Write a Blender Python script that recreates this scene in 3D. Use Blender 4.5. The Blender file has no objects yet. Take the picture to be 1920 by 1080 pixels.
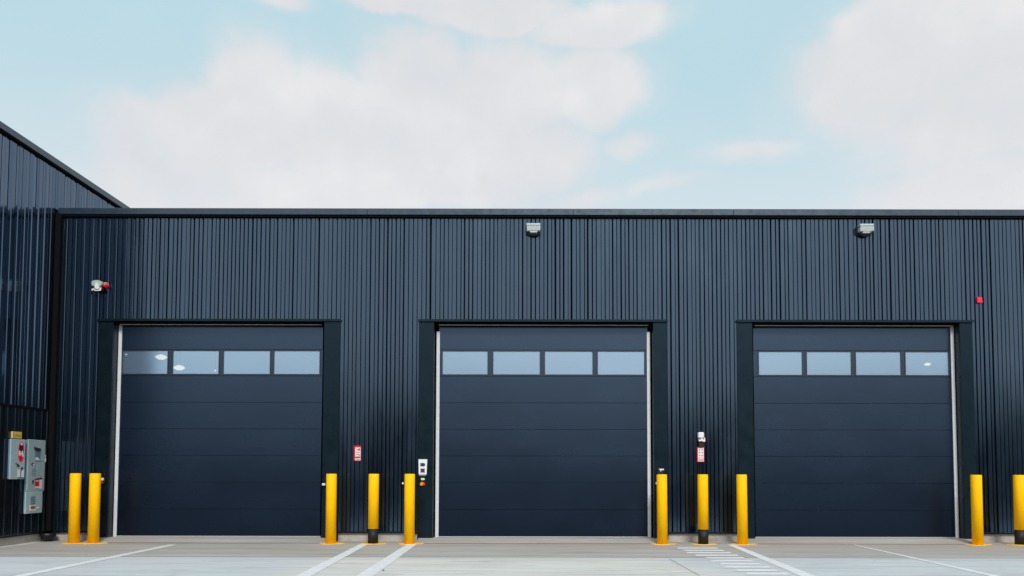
import bpy, math, random
from mathutils import Vector, Matrix
random.seed(11)
R = math.radians
C = bpy.context.scene.collection
sc = bpy.context.scene

# ------------------------------------------------------------------ camera
FPX, HC, DC = 1500.0, 1.295, 15.0
PITCH, ROLL = R(3.0), R(0.1)
SX, SY = -0.013, 0.1387
cam_d = bpy.data.cameras.new("camera"); cam = bpy.data.objects.new("camera", cam_d); C.objects.link(cam)
cam_d.sensor_width = 36; cam_d.lens = 36 * FPX / 1920
cam_d.shift_x = SX; cam_d.shift_y = SY; cam_d.clip_end = 3000; cam_d.clip_start = 0.1
MR = Matrix.Rotation(R(90) + PITCH, 4, 'X') @ Matrix.Rotation(ROLL, 4, 'Z')
cam.matrix_world = Matrix.Translation((0, -DC, HC)) @ MR
sc.camera = cam

def ray(px, py):
    return MR.to_3x3() @ Vector(((px - 960) / 1920 + SX, (540 - py) / 1920 + SY, -FPX / 1920))
def onY(px, py, Y=0.0):
    d = ray(px, py); t = (Y + DC) / d.y
    return Vector((d.x * t, Y, HC + d.z * t))
def onG(px, py, Z=0.0):
    d = ray(px, py); t = (Z - HC) / d.z
    return Vector((d.x * t, -DC + d.y * t, Z))
def onX(px, py, X):
    d = ray(px, py); t = X / d.x
    return Vector((X, -DC + d.y * t, HC + d.z * t))

# ------------------------------------------------------------------ materials
def mat(name):
    m = bpy.data.materials.new(name); m.use_nodes = True
    nt = m.node_tree; b = nt.nodes['Principled BSDF']
    return m, nt, b
def N(nt, t, **kw):
    n = nt.nodes.new(t)
    for k, v in kw.items():
        if k.startswith('i_'): n.inputs[k[2:].replace('_', ' ')].default_value = v
        else: setattr(n, k, v)
    return n
def L(nt, a, b): nt.links.new(a, b)
def ramp(nt, fac, stops):
    r = nt.nodes.new('ShaderNodeValToRGB'); e = r.color_ramp.elements
    while len(e) < len(stops): e.new(0.5)
    for k, (p, c) in enumerate(stops):
        e[k].position = p; e[k].color = (c[0], c[1], c[2], 1) if not isinstance(c, (int, float)) else (c, c, c, 1)
    L(nt, fac, r.inputs[0]); return r.outputs[0]
def mixc(nt, fac, a, b, mode='MIX'):
    m = nt.nodes.new('ShaderNodeMix'); m.data_type = 'RGBA'; m.blend_type = mode
    for s, v in ((0, fac), (6, a), (7, b)):
        if hasattr(v, 'links'): L(nt, v, m.inputs[s])
        elif isinstance(v, (int, float)): m.inputs[s].default_value = v
        else: m.inputs[s].default_value = (*v, 1)
    return m.outputs[2]
def coords(nt, scale=(1, 1, 1), geo=True):
    g = N(nt, 'ShaderNodeNewGeometry') if geo else N(nt, 'ShaderNodeTexCoord')
    mp = N(nt, 'ShaderNodeMapping'); mp.inputs['Scale'].default_value = scale
    L(nt, g.outputs['Position'] if geo else g.outputs['Object'], mp.inputs[0])
    return mp.outputs[0]
def noise(nt, vec, scale, detail=4, rough=0.55, dist=0.0):
    n = N(nt, 'ShaderNodeTexNoise'); n.inputs['Scale'].default_value = scale
    n.inputs['Detail'].default_value = detail; n.inputs['Roughness'].default_value = rough
    n.inputs['Distortion'].default_value = dist
    L(nt, vec, n.inputs['Vector']); return n.outputs[0]
def bump(nt, b, h, strength=0.3, dist=0.01):
    n = N(nt, 'ShaderNodeBump'); n.inputs['Strength'].default_value = strength; n.inputs['Distance'].default_value = dist
    L(nt, h, n.inputs['Height']); L(nt, n.outputs[0], b.inputs['Normal'])

def simple(name, col, rough=0.5, var=0.12, scale=9, metallic=0.0, bmp=0.1, spec=None, tint=None, ior=None):
    m, nt, b = mat(name)
    v = coords(nt)
    n = noise(nt, v, scale, 5)
    a = tuple(c * (1 - var) for c in col); c2 = tuple(min(1, c * (1 + var)) for c in col)
    L(nt, ramp(nt, n, [(0.3, a), (0.7, c2)]), b.inputs['Base Color'])
    n2 = noise(nt, v, scale * 4, 3)
    L(nt, ramp(nt, n2, [(0.3, max(0, rough - .07)), (0.7, min(1, rough + .07))]), b.inputs['Roughness'])
    b.inputs['Metallic'].default_value = metallic
    if spec is not None: b.inputs['Specular IOR Level'].default_value = spec
    if tint: b.inputs['Specular Tint'].default_value = (*tint, 1)
    if ior: b.inputs['IOR'].default_value = ior
    if bmp: bump(nt, b, n2, bmp, 0.004)
    return m

def cladding(name, base, tint, ior=1.85, rough=0.24, streak=1.0):
    m, nt, b = mat(name)
    vs = coords(nt, (13, 13, 0.12)); n = noise(nt, vs, 1.0, 3, .6)           # per-rib tone drift
    vd = coords(nt, (1.2, 1.2, 0.5)); dn = noise(nt, vd, 1.4, 6, .65)        # dust, weather
    lo = tuple(c * 0.75 for c in base); hi = tuple(c * 1.3 for c in base)
    col = ramp(nt, n, [(0.35, lo), (0.65, hi)])
    L(nt, mixc(nt, ramp(nt, dn, [(0.5, 0.0), (0.85, 0.06)]), col, (0.08, 0.085, 0.10)), b.inputs['Base Color'])
    b.inputs['IOR'].default_value = ior
    b.inputs['Specular Tint'].default_value = (*tint, 1)
    L(nt, ramp(nt, dn, [(0.3, rough - .05), (0.75, rough + .1)]), b.inputs['Roughness'])
    vb = coords(nt, (9 * streak, 9 * streak, 0.35)); bn = noise(nt, vb, 1.0, 2, .5)
    bump(nt, b, bn, 0.35, 0.010)
    return m

M = {}
M['clad'] = cladding('charcoal_ribbed_metal', (0.003, 0.006, 0.012), (0.45, 0.66, 0.91), 2.22, 0.16)
M['clad2'] = cladding('dark_ribbed_metal', (0.003, 0.005, 0.010), (0.44, 0.67, 1.0), 2.35, 0.11, 1.4)
M['clad3'] = cladding('lower_ribbed_metal', (0.005, 0.006, 0.008), (0.40, 0.62, 0.95), 1.8, 0.16, 1.4)
M['jamb'] = simple('teal_black_flashing', (0.003, 0.007, 0.010), 0.30, 0.08, 1.0, 0, 0.0, None, (0.36, 0.58, 0.80), 1.5)
M['cap'] = simple('parapet_flashing', (0.015, 0.026, 0.044), 0.30, 0.08, 2, 0, 0.03, None, (0.7, 0.88, 1.0), 1.7)
M['black'] = simple('black_plastic', (0.006, 0.006, 0.007), 0.45, 0.2, 20, 0, 0.05, 0.4)
M['gap'] = simple('black_trim_and_shadow', (0.004, 0.004, 0.005), 0.8, 0.2, 20, 0, 0.0, 0.1)  # flat black for trims, pipes and the painted cap and header shadows
M['white'] = simple('white_painted_trim', (0.62, 0.64, 0.68), 0.35, 0.06, 12)
M['cream'] = simple('pale_seal', (0.42, 0.38, 0.34), 0.5, 0.1, 12)
M['galv'] = simple('pale_grey_housing', (0.46, 0.52, 0.53), 0.45, 0.12, 40)
M['yellow'] = None
M['bandblk'] = simple('black_sleeve', (0.010, 0.010, 0.010), 0.55, 0.25, 25, 0, 0.1, 0.3)
M['boxblue'] = simple('pale_blue_grey_enamel', (0.34, 0.46, 0.50), 0.42, 0.07, 6)
M['boxblue2'] = simple('grey_green_enamel', (0.30, 0.39, 0.40), 0.42, 0.07, 6)
M['boxside'] = simple('blue_enamel_side', (0.13, 0.22, 0.31), 0.4, 0.08, 6)
M['red'] = simple('sign_red', (0.60, 0.008, 0.03), 0.4, 0.1, 30)
M['redlamp'] = simple('red_lens', (0.85, 0.010, 0.05), 0.2, 0.06, 30)
M['signwhite'] = simple('sign_white', (0.78, 0.66, 0.66), 0.45, 0.05, 30)
M['plate'] = simple('panel_white', (0.70, 0.73, 0.76), 0.4, 0.04, 30)
M['ink'] = simple('ink_dark', (0.020, 0.018, 0.024), 0.5, 0.1, 30)
M['inkred'] = simple('ink_maroon', (0.07, 0.012, 0.022), 0.5, 0.1, 30)
M['ochre'] = simple('sign_yellow', (0.66, 0.46, 0.08), 0.45, 0.08, 30)
M['ochredk'] = simple('sign_yellow_ink', (0.22, 0.14, 0.02), 0.45, 0.08, 30)
M['orange'] = simple('orange_knob', (0.80, 0.25, 0.01), 0.4, 0.1, 30)
M['lime'] = simple('pale_green_button', (0.62, 0.68, 0.30), 0.4, 0.05, 30)
M['greenish'] = simple('pale_green_housing', (0.36, 0.48, 0.40), 0.4, 0.15, 40)
M['steelblue'] = simple('blue_vent', (0.10, 0.18, 0.26), 0.4, 0.1, 30)
M['roofm'] = simple('roof_membrane', (0.12, 0.12, 0.13), 0.8, 0.2, 1)
M['inner'] = simple('interior_wall', (0.20, 0.24, 0.28), 0.8, 0.05, 1)

def yellow_mat():
    m, nt, b = mat('yellow_bollard_paint')
    v = coords(nt); n = noise(nt, v, 7, 6, .6)
    col = ramp(nt, n, [(0.3, (0.97, 0.49, 0.001)), (0.6, (1.0, 0.54, 0.001)), (0.8, (0.98, 0.54, 0.004))])
    # scuffs and grime close to the ground
    g = N(nt, 'ShaderNodeNewGeometry'); s = N(nt, 'ShaderNodeSeparateXYZ'); L(nt, g.outputs['Position'], s.inputs[0])
    mr = N(nt, 'ShaderNodeMapRange'); mr.inputs['From Min'].default_value = 0.0; mr.inputs['From Max'].default_value = 0.35
    mr.inputs['To Min'].default_value = 0.28; mr.inputs['To Max'].default_value = 0.0
    L(nt, s.outputs[2], mr.inputs[0])
    n2 = noise(nt, coords(nt, (1, 1, 0.4)), 16, 6, .7)
    mm = N(nt, 'ShaderNodeMath', operation='MULTIPLY'); L(nt, mr.outputs[0], mm.inputs[0])
    L(nt, ramp(nt, n2, [(0.5, 0.0), (0.72, 1.0)]), mm.inputs[1])
    n3 = noise(nt, coords(nt, (1, 1, 0.25)), 23, 6, .75)
    ma = N(nt, 'ShaderNodeMath', operation='ADD', use_clamp=True); L(nt, mm.outputs[0], ma.inputs[0])
    L(nt, ramp(nt, n3, [(0.64, 0.0), (0.72, 0.4)]), ma.inputs[1])
    L(nt, mixc(nt, ma.outputs[0], col, (0.10, 0.07, 0.03)), b.inputs['Base Color'])
    b.inputs['Roughness'].default_value = 0.5; b.inputs['Specular IOR Level'].default_value = 0.12
    bump(nt, b, n3, 0.06, 0.004)
    return m
M['yellow'] = yellow_mat()

def door_mat():
    m, nt, b = mat('navy_door_panel')
    v = coords(nt, (1, 1, 1))
    n = noise(nt, coords(nt, (0.6, 1, 1.2)), 1.3, 5, .6)
    L(nt, ramp(nt, n, [(0.3, (0.0015, 0.0035, 0.010)), (0.7, (0.0025, 0.0055, 0.015))]), b.inputs['Base Color'])
    b.inputs['IOR'].default_value = 2.05
    b.inputs['Specular Tint'].default_value = (0.43, 0.64, 0.93, 1)
    L(nt, ramp(nt, n, [(0.3, 0.25), (0.75, 0.29)]), b.inputs['Roughness'])
    # shading put into the material: specular level falls towards the bottom of the doors
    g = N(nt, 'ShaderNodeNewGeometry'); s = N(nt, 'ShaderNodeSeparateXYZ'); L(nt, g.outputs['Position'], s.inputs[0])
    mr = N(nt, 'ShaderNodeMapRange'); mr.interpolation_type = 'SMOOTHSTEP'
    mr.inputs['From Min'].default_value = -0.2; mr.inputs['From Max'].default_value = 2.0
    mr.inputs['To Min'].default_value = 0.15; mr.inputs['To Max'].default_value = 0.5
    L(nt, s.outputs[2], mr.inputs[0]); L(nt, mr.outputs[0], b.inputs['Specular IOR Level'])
    w = N(nt, 'ShaderNodeTexVoronoi'); w.inputs['Scale'].default_value = 42; L(nt, coords(nt, (1.0, 1, 1.8)), w.inputs['Vector'])
    n2 = noise(nt, coords(nt, (0.7, 1, 0.9)), 2.2, 2, .5)
    ad = N(nt, 'ShaderNodeMath', operation='MULTIPLY_ADD'); L(nt, w.outputs[0], ad.inputs[0]); ad.inputs[1].default_value = 0.10
    sc2 = N(nt, 'ShaderNodeMath', operation='MULTIPLY'); L(nt, n2, sc2.inputs[0]); sc2.inputs[1].default_value = 0.25; L(nt, sc2.outputs[0], ad.inputs[2])
    bump(nt, b, ad.outputs[0], 0.22, 0.012)
    return m
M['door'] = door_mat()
M['groove'] = simple('panel_joint', (0.008, 0.012, 0.024), 0.6, 0.1, 20, 0, 0, 0.2)
M['wframe'] = simple('window_frame_metal', (0.010, 0.016, 0.026), 0.35, 0.15, 20, 0, 0.05, 0.8)

def pane_mat():
    m, nt, b = mat('reflective_pane')
    nt.nodes.remove(b); out = nt.nodes['Material Output']
    gl = N(nt, 'ShaderNodeBsdfGlossy'); gl.inputs['Roughness'].default_value = 0.16
    gl.inputs['Color'].default_value = (0.50, 0.70, 0.90, 1)
    bn = N(nt, 'ShaderNodeBump'); bn.inputs['Strength'].default_value = 0.15; bn.inputs['Distance'].default_value = 0.01
    L(nt, noise(nt, coords(nt), 1.7, 2), bn.inputs['Height']); L(nt, bn.outputs[0], gl.inputs['Normal'])
    tr = N(nt, 'ShaderNodeBsdfTransparent'); tr.inputs['Color'].default_value = (0.9, 0.95, 1.0, 1)
    df = N(nt, 'ShaderNodeBsdfDiffuse'); df.inputs['Color'].default_value = (0.32, 0.46, 0.60, 1)
    m1 = N(nt, 'ShaderNodeMixShader'); m1.inputs[0].default_value = 0.36
    L(nt, gl.outputs[0], m1.inputs[1]); L(nt, tr.outputs[0], m1.inputs[2])
    m2 = N(nt, 'ShaderNodeMixShader'); m2.inputs[0].default_value = 0.14
    L(nt, m1.outputs[0], m2.inputs[1]); L(nt, df.outputs[0], m2.inputs[2])
    L(nt, m2.outputs[0], out.inputs[0]); return m
M['pane'] = pane_mat()

def emis(name, col, s):
    m, nt, b = mat(name)
    v = coords(nt); n = noise(nt, v, 6, 2)
    L(nt, ramp(nt, n, [(0.3, tuple(c * .9 for c in col)), (0.7, col)]), b.inputs['Emission Color'])
    b.inputs['Emission Strength'].default_value = s; b.inputs['Base Color'].default_value = (*col, 1)
    return m
M['lampglow'] = emis('warm_lamp_glow', (1.0, 0.89, 0.64), 1.7)
M['lens'] = simple('wallpack_lens', (0.72, 0.74, 0.72), 0.25, 0.1, 60)

def concrete(name, warm, cool, streakx=0.18):
    m, nt, b = mat(name)
    g = N(nt, 'ShaderNodeNewGeometry'); s = N(nt, 'ShaderNodeSeparateXYZ'); L(nt, g.outputs['Position'], s.inputs[0])
    n1 = noise(nt, coords(nt, (streakx*1.7, 2.0, 1)), 1.25, 9, .66, 0.5)
    n2 = noise(nt, coords(nt, (0.30, 0.5, 1)), 0.7, 4, .5, 0.3)
    n3 = noise(nt, coords(nt, (1, 1, 1)), 55, 4, .7)
    c_w = ramp(nt, n1, [(0.28, tuple(c * .68 for c in warm)), (0.48, warm), (0.72, tuple(min(1, c * 1.16) for c in warm))])
    c_c = ramp(nt, n1, [(0.28, tuple(c * .80 for c in cool)), (0.5, cool), (0.75, tuple(min(1, c * 1.10) for c in cool))])
    ax = N(nt, 'ShaderNodeMath', operation='ADD'); L(nt, s.outputs[0], ax.inputs[0]); ax.inputs[1].default_value = 0.4
    ab = N(nt, 'ShaderNodeMath', operation='ABSOLUTE'); L(nt, ax.outputs[0], ab.inputs[0])
    bx = N(nt, 'ShaderNodeMath', operation='MULTIPLY_ADD'); L(nt, n2, bx.inputs[0]); bx.inputs[1].default_value = 3.0; L(nt, ab.outputs[0], bx.inputs[2])
    bm = N(nt, 'ShaderNodeMapRange'); bm.interpolation_type = 'SMOOTHSTEP'
    bm.inputs['From Min'].default_value = 3.6; bm.inputs['From Max'].default_value = 4.6; bm.inputs['To Max'].default_value = 0.6
    L(nt, bx.outputs[0], bm.inputs[0])
    blue = mixc(nt, bm.outputs[0], c_c, (0.46, 0.515, 0.57))
    # worn apron strip beside the wall, cleaner slabs further out
    wy = N(nt, 'ShaderNodeMath', operation='MULTIPLY_ADD'); L(nt, n1, wy.inputs[0]); wy.inputs[1].default_value = 0.5
    L(nt, s.outputs[1], wy.inputs[2])
    mr = N(nt, 'ShaderNodeMapRange'); mr.interpolation_type = 'SMOOTHSTEP'
    mr.inputs['From Min'].default_value = -2.72; mr.inputs['From Max'].default_value = -2.35
    L(nt, wy.outputs[0], mr.inputs[0])
    col = mixc(nt, mr.outputs[0], blue, c_w)
    # brown tyre and rust staining in front of the doors
    st = noise(nt, coords(nt, (0.30, 1.1, 1)), 1.1, 6, .6, 0.6)
    mr2 = N(nt, 'ShaderNodeMapRange'); mr2.interpolation_type = 'SMOOTHSTEP'
    mr2.inputs['From Min'].default_value = -2.6; mr2.inputs['From Max'].default_value = -0.9
    L(nt, s.outputs[1], mr2.inputs[0])
    mm = N(nt, 'ShaderNodeMath', operation='MULTIPLY'); L(nt, mr2.outputs[0], mm.inputs[0])
    L(nt, ramp(nt, st, [(0.40, 0.0), (0.58, 0.8)]), mm.inputs[1])
    col = mixc(nt, mm.outputs[0], col, (0.385, 0.33, 0.285))
    sw = noise(nt, coords(nt, (0.16, 5.0, 1)), 1.6, 6, .6, 0.8)
    col = mixc(nt, 1.0, col, ramp(nt, sw, [(0.32, (0.80, 0.80, 0.82)), (0.5, (1.0, 1.0, 1.0)), (0.7, (1.07, 1.065, 1.05))]), 'MULTIPLY')
    dr = noise(nt, coords(nt, (0.7, 1.6, 1)), 1.1, 10, .78, 0.2)
    col = mixc(nt, ramp(nt, dr, [(0.53, 0.0), (0.68, 0.42)]), col, (0.27, 0.25, 0.23))
    spots = ramp(nt, n3, [(0.25, 0.66), (0.42, 0.98), (0.8, 1.06)])
    col = mixc(nt, 1.0, col, spots, 'MULTIPLY')
    # hair cracks
    vo = N(nt, 'ShaderNodeTexVoronoi', feature='DISTANCE_TO_EDGE'); vo.inputs['Scale'].default_value = 0.28
    dv = N(nt, 'ShaderNodeVectorMath', operation='ADD')
    nn = N(nt, 'ShaderNodeTexNoise'); nn.inputs['Scale'].default_value = 1.3; L(nt, g.outputs['Position'], nn.inputs['Vector'])
    L(nt, g.outputs['Position'], dv.inputs[0]); L(nt, nn.outputs[1], dv.inputs[1]); L(nt, dv.outputs[0], vo.inputs['Vector'])
    col = mixc(nt, ramp(nt, vo.outputs[0], [(0.0, 0.12), (0.006, 0.0)]), col, (0.16, 0.15, 0.14))
    L(nt, col, b.inputs['Base Color'])
    b.inputs['Roughness'].default_value = 0.85
    bump(nt, b, n3, 0.2, 0.004)
    return m
M['conc'] = concrete('yard_concrete', (0.395, 0.380, 0.357), (0.60, 0.595, 0.565))
M['plinth'] = None
def plinth_mat():
    m, nt, b = mat('plinth_concrete')
    n = noise(nt, coords(nt, (1, 1, 2)), 3, 7, .65)
    n2 = noise(nt, coords(nt), 40, 4, .7)
    c = ramp(nt, n, [(0.3, (0.30, 0.28, 0.245)), (0.5, (0.42, 0.395, 0.355)), (0.75, (0.52, 0.49, 0.44))])
    L(nt, mixc(nt, 0.5, c, ramp(nt, n2, [(0.3, .6), (0.7, 1.0)]), 'MULTIPLY'), b.inputs['Base Color'])
    b.inputs['Roughness'].default_value = 0.9; bump(nt, b, n2, 0.3, 0.005)
    return m
M['plinth'] = plinth_mat()
def asphalt():
    m, nt, b = mat('asphalt')
    n = noise(nt, coords(nt), 30, 5, .7); n2 = noise(nt, coords(nt), 0.3, 4)
    c = ramp(nt, n, [(0.3, (0.018, 0.018, 0.020)), (0.7, (0.040, 0.040, 0.043))])
    L(nt, mixc(nt, 0.5, c, ramp(nt, n2, [(0.3, .7), (0.7, 1.0)]), 'MULTIPLY'), b.inputs['Base Color'])
    b.inputs['Roughness'].default_value = 0.95; b.inputs['Specular IOR Level'].default_value = 0.08; bump(nt, b, n, 0.3, 0.01); return m
M['asphalt'] = asphalt()
def backdropm():
    m, nt, b = mat('dark_backdrop')  # near-black surface so the unseen added slope dims reflections
    n = noise(nt, coords(nt), 0.35, 8, .7)
    L(nt, ramp(nt, n, [(0.3, (0.006, 0.010, 0.008)), (0.6, (0.016, 0.026, 0.018)), (0.8, (0.03, 0.04, 0.025))]), b.inputs['Base Color'])
    b.inputs['Roughness'].default_value = 1.0; b.inputs['Specular IOR Level'].default_value = 0.0; return m
M['backdrop'] = backdropm()
def paint():
    m, nt, b = mat('worn_road_paint')
    n = noise(nt, coords(nt, (0.5, 1.5, 1)), 5, 7, .7)
    n2 = noise(nt, coords(nt), 45, 5, .75)
    L(nt, ramp(nt, n, [(0.3, (0.56, 0.57, 0.58)), (0.55, (0.74, 0.75, 0.77)), (0.8, (0.82, 0.83, 0.84))]), b.inputs['Base Color'])
    b.inputs['Roughness'].default_value = 0.7
    out = nt.nodes['Material Output']; tr = N(nt, 'ShaderNodeBsdfTransparent'); ms = N(nt, 'ShaderNodeMixShader')
    L(nt, ramp(nt, n2, [(0.58, 0.0), (0.72, 0.6)]), ms.inputs[0]); L(nt, b.outputs[0], ms.inputs[1]); L(nt, tr.outputs[0], ms.inputs[2])
    L(nt, ms.outputs[0], out.inputs[0]); bump(nt, b, n2, 0.2, 0.003)
    return m
M['paint'] = paint()

# ------------------------------------------------------------------ mesh builder
class MB:
    def __init__(s): s.v = []; s.f = []; s.sm = []
    def quad(s, a, b, c, d, sm=False):
        i = len(s.v); s.v += [tuple(a), tuple(b), tuple(c), tuple(d)]; s.f.append((i, i+1, i+2, i+3)); s.sm.append(sm); return s
    def poly(s, pts):
        i = len(s.v); s.v += [tuple(p) for p in pts]; s.f.append(tuple(range(i, i+len(pts)))); s.sm.append(False); return s
    def box(s, x0, x1, y0, y1, z0, z1, bev=0.0):
        if x0 > x1: x0, x1 = x1, x0
        if y0 > y1: y0, y1 = y1, y0
        if z0 > z1: z0, z1 = z1, z0
        b = min(bev, (x1-x0)*.45, (y1-y0)*.45, (z1-z0)*.45)
        if b <= 0:
            i = len(s.v)
            s.v += [(x, y, z) for z in (z0, z1) for y in (y0, y1) for x in (x0, x1)]
            for f in ((0,2,3,1),(4,5,7,6),(0,1,5,4),(2,6,7,3),(0,4,6,2),(1,3,7,5)):
                s.f.append(tuple(i+k for k in f)); s.sm.append(False)
            return s
        # chamfered box via convex vertex set: 24 verts
        import itertools
        i = len(s.v); idx = {}
        cs = ((x0, x1), (y0, y1), (z0, z1))
        for sx, sy, sz in itertools.product((0, 1), repeat=3):
            for ax in range(3):
                p = []
                for k, sg in enumerate((sx, sy, sz)):
                    c = cs[k][sg]
                    if k != ax: c += b if sg == 0 else -b
                    p.append(c)
                idx[(sx, sy, sz, ax)] = len(s.v); s.v.append(tuple(p))
        def F(l): s.f.append(tuple(l)); s.sm.append(False)
        for ax in range(3):
            o = [k for k in range(3) if k != ax]
            for sg in (0, 1):
                ring = []
                for a, c in ((0,0),(1,0),(1,1),(0,1)):
                    t = [0,0,0]; t[ax] = sg; t[o[0]] = a; t[o[1]] = c; ring.append(idx[(*t, ax)])
                if (sg == 0) != (ax == 1): ring = ring[::-1]
                F(ring)
        for ax in range(3):       # edges running along ax
            o = [k for k in range(3) if k != ax]
            for a in (0, 1):
                for c in (0, 1):
                    t0 = [0,0,0]; t0[o[0]] = a; t0[o[1]] = c; t1 = list(t0); t1[ax] = 1
                    F([idx[(*t0, o[0])], idx[(*t1, o[0])], idx[(*t1, o[1])], idx[(*t0, o[1])]])
        for sx, sy, sz in itertools.product((0, 1), repeat=3):
            F([idx[(sx, sy, sz, k)] for k in range(3)])
        return s
    def lathe(s, cx, cy, prof, n=32, axis='Z', sm=True):
        i = len(s.v)
        for (r, h) in prof:
            for k in range(n):
                a = 2*math.pi*k/n
                if axis == 'Z': s.v.append((cx + r*math.cos(a), cy + r*math.sin(a), h))
                else: s.v.append((cx + r*math.cos(a), h, cy + r*math.sin(a)))   # axis Y: cx,cz
        for j in range(len(prof)-1):
            for k in range(n):
                s.f.append((i+j*n+k, i+j*n+(k+1) % n, i+(j+1)*n+(k+1) % n, i+(j+1)*n+k)); s.sm.append(sm)
        if prof[0][0] > 1e-5: s.f.append(tuple(i+k for k in range(n))[::-1]); s.sm.append(False)
        if prof[-1][0] > 1e-5: s.f.append(tuple(i+(len(prof)-1)*n+k for k in range(n))); s.sm.append(False)
        return s
    def tube(s, pts, r, n=12):
        pts = [Vector(p) for p in pts]; i = len(s.v); prev = None
        for k, p in enumerate(pts):
            d = (pts[min(k+1, len(pts)-1)] - pts[max(k-1, 0)]).normalized()
            if prev is None: u = d.orthogonal().normalized()
            else: u = (prev - d * prev.dot(d)).normalized()
            prev = u; w = d.cross(u)
            rr = r[k] if isinstance(r, (list, tuple)) else r
            for a in range(n):
                t = 2*math.pi*a/n; s.v.append(tuple(p + u*math.cos(t)*rr + w*math.sin(t)*rr))
        for k in range(len(pts)-1):
            for a in range(n):
                s.f.append((i+k*n+a, i+k*n+(a+1) % n, i+(k+1)*n+(a+1) % n, i+(k+1)*n+a)); s.sm.append(True)
        s.f.append(tuple(i+a for a in range(n))[::-1]); s.sm.append(False)
        s.f.append(tuple(i+(len(pts)-1)*n+a for a in range(n))); s.sm.append(False)
        return s
    def prism(s, pts2, y0, y1):     # polygon in x,z extruded along y
        i = len(s.v); n = len(pts2)
        s.v += [(x, y0, z) for x, z in pts2] + [(x, y1, z) for x, z in pts2]
        s.f.append(tuple(range(i, i+n))); s.sm.append(False)
        s.f.append(tuple(range(i+2*n-1, i+n-1, -1))); s.sm.append(False)
        for k in range(n):
            s.f.append((i+k, i+n+k, i+n+(k+1) % n, i+(k+1) % n)); s.sm.append(False)
        return s
    def build(s, name, m, parent=None, fix=True):
        me = bpy.data.meshes.new(name); me.from_pydata(s.v, [], s.f)
        for p, q in zip(me.polygons, s.sm): p.use_smooth = q
        if fix:
            import bmesh
            bm = bmesh.new(); bm.from_mesh(me); bmesh.ops.recalc_face_normals(bm, faces=bm.faces); bm.to_mesh(me); bm.free()
        me.materials.append(m); o = bpy.data.objects.new(name, me); C.objects.link(o)
        if parent: o.parent = parent
        return o
def tag(o, label=None, cat=None, group=None, kind=None):
    for k, v in (('label', label), ('category', cat), ('group', group), ('kind', kind)):
        if v: o[k] = v
    return o
def empty(name, loc=(0, 0, 0), label=None, cat=None, group=None):
    o = bpy.data.objects.new(name, None); C.objects.link(o); o.location = loc; o.empty_display_size = 0.2
    return tag(o, label, cat, group)
def copy_tree(o, parent=None):
    c = o.copy(); C.objects.link(c); c.parent = parent
    for ch in list(o.children): copy_tree(ch, c)
    return c

# ------------------------------------------------------------------ key dimensions (metres)
XL = onY(97, 800).x                      # plane of the left building's wall, also the inside corner
ZT = onY(960, 391, -.085).z                     # top of parapet of the long building
ZC = onY(960, 404, -.085).z
ZB = onY(960, 999).z                     # bottom edge of the cladding
XR = 16.0
DOORS = [dict(o0=181, i0=208, i1=605, o1=636, l=222, r=603),
         dict(o0=784, i0=813, i1=1225, o1=1252, l=822, r=1217),
         dict(o0=1383, i0=1413, i1=1803, o1=1828, l=1418, r=1787)]
YD = 0.20                                # door leaf plane
ZH = onY(960, 602, -.045).z                     # underside of header
for d in DOORS:
    for k in ('o0', 'i0', 'i1', 'o1'): d['x'+k] = onY(d[k], 800).x
ZD0 = onY(960, 1007, YD).z               # threshold height
ZD1 = ZH + 0.02
print('KEY', XL, ZT, ZB, ZH, ZD0)

# ------------------------------------------------------------------ corrugated profile
def profile(a, b, pitch, rnd=0.12, tilt=0.0011, seed=1, deep=0.045, thin=True, cr=.008, cl=.003):
    """(t, depth) polyline, depth positive = into the wall"""
    r = random.Random(seed); t = a; out = []; k = 0
    while t < b:
        half = pitch/2 * (1 + r.uniform(-rnd, rnd))
        big = (k % 2 == 0) or not thin
        if not thin: half *= 2
        g = (0.028 if big else 0.017) * r.uniform(.65, 1.45); dp = deep if big else 0.026
        k_ = 1.0 if big else .06
        o1, o2 = r.uniform(-tilt, tilt), r.uniform(-tilt, tilt)
        g += (cr + cl - .011)*k_ if big else 0
        w = half - g
        out += [(t, o1 + .0), (t + w, o2)]
        out += [(t + w + cr*k_, cr*k_*.9), (t + w + (cr*k_ + g - cl*k_)/2, dp), (t + w + g - cl*k_, cl*k_*.9)]
        t += half; k += 1
    out = [p for p in out if p[0] < b] + [(b, 0)]
    return out
def clad(prof, zlo, zhi, fn, openings=(), zopen=0):
    mb = MB()
    for (a, da), (b, db) in zip(prof, prof[1:]):
        if b - a < 1e-6: continue
        cuts = [a] + sorted(e for o in openings for e in o if a < e < b) + [b]
        for c0, c1 in zip(cuts, cuts[1:]):
            m_ = (c0+c1)/2; z0 = zopen if any(o[0] < m_ < o[1] for o in openings) else zlo
            d0 = da + (db-da)*(c0-a)/(b-a); d1 = da + (db-da)*(c1-a)/(b-a)
            p0 = fn(c0, d0); p1 = fn(c1, d1)
            mb.quad((p0[0], p0[1], z0), (p1[0], p1[1], z0), (p1[0], p1[1], zhi), (p0[0], p0[1], zhi))
    return mb

# ================================================================== long building
W = empty('warehouse', (0, 0, 0), 'long low charcoal building of vertical ribbed metal with three overhead doors', 'building')
ops = [(d['xo0'], d['xo1']) for d in DOORS]
pr = profile(XL + 0.12, XR, 0.160, seed=5)
clad(pr, ZB, ZC + 0.01, lambda t, dd: (t, dd), ops, ZH + 0.035).build('wall', M['clad'], W, fix=False)
# corner post flashing
MB().box(XL + 0.03, XL + 0.118, -0.012, 0.05, ZB, ZC - 0.002, .004).build('corner_trim', M['jamb'], W)
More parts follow.
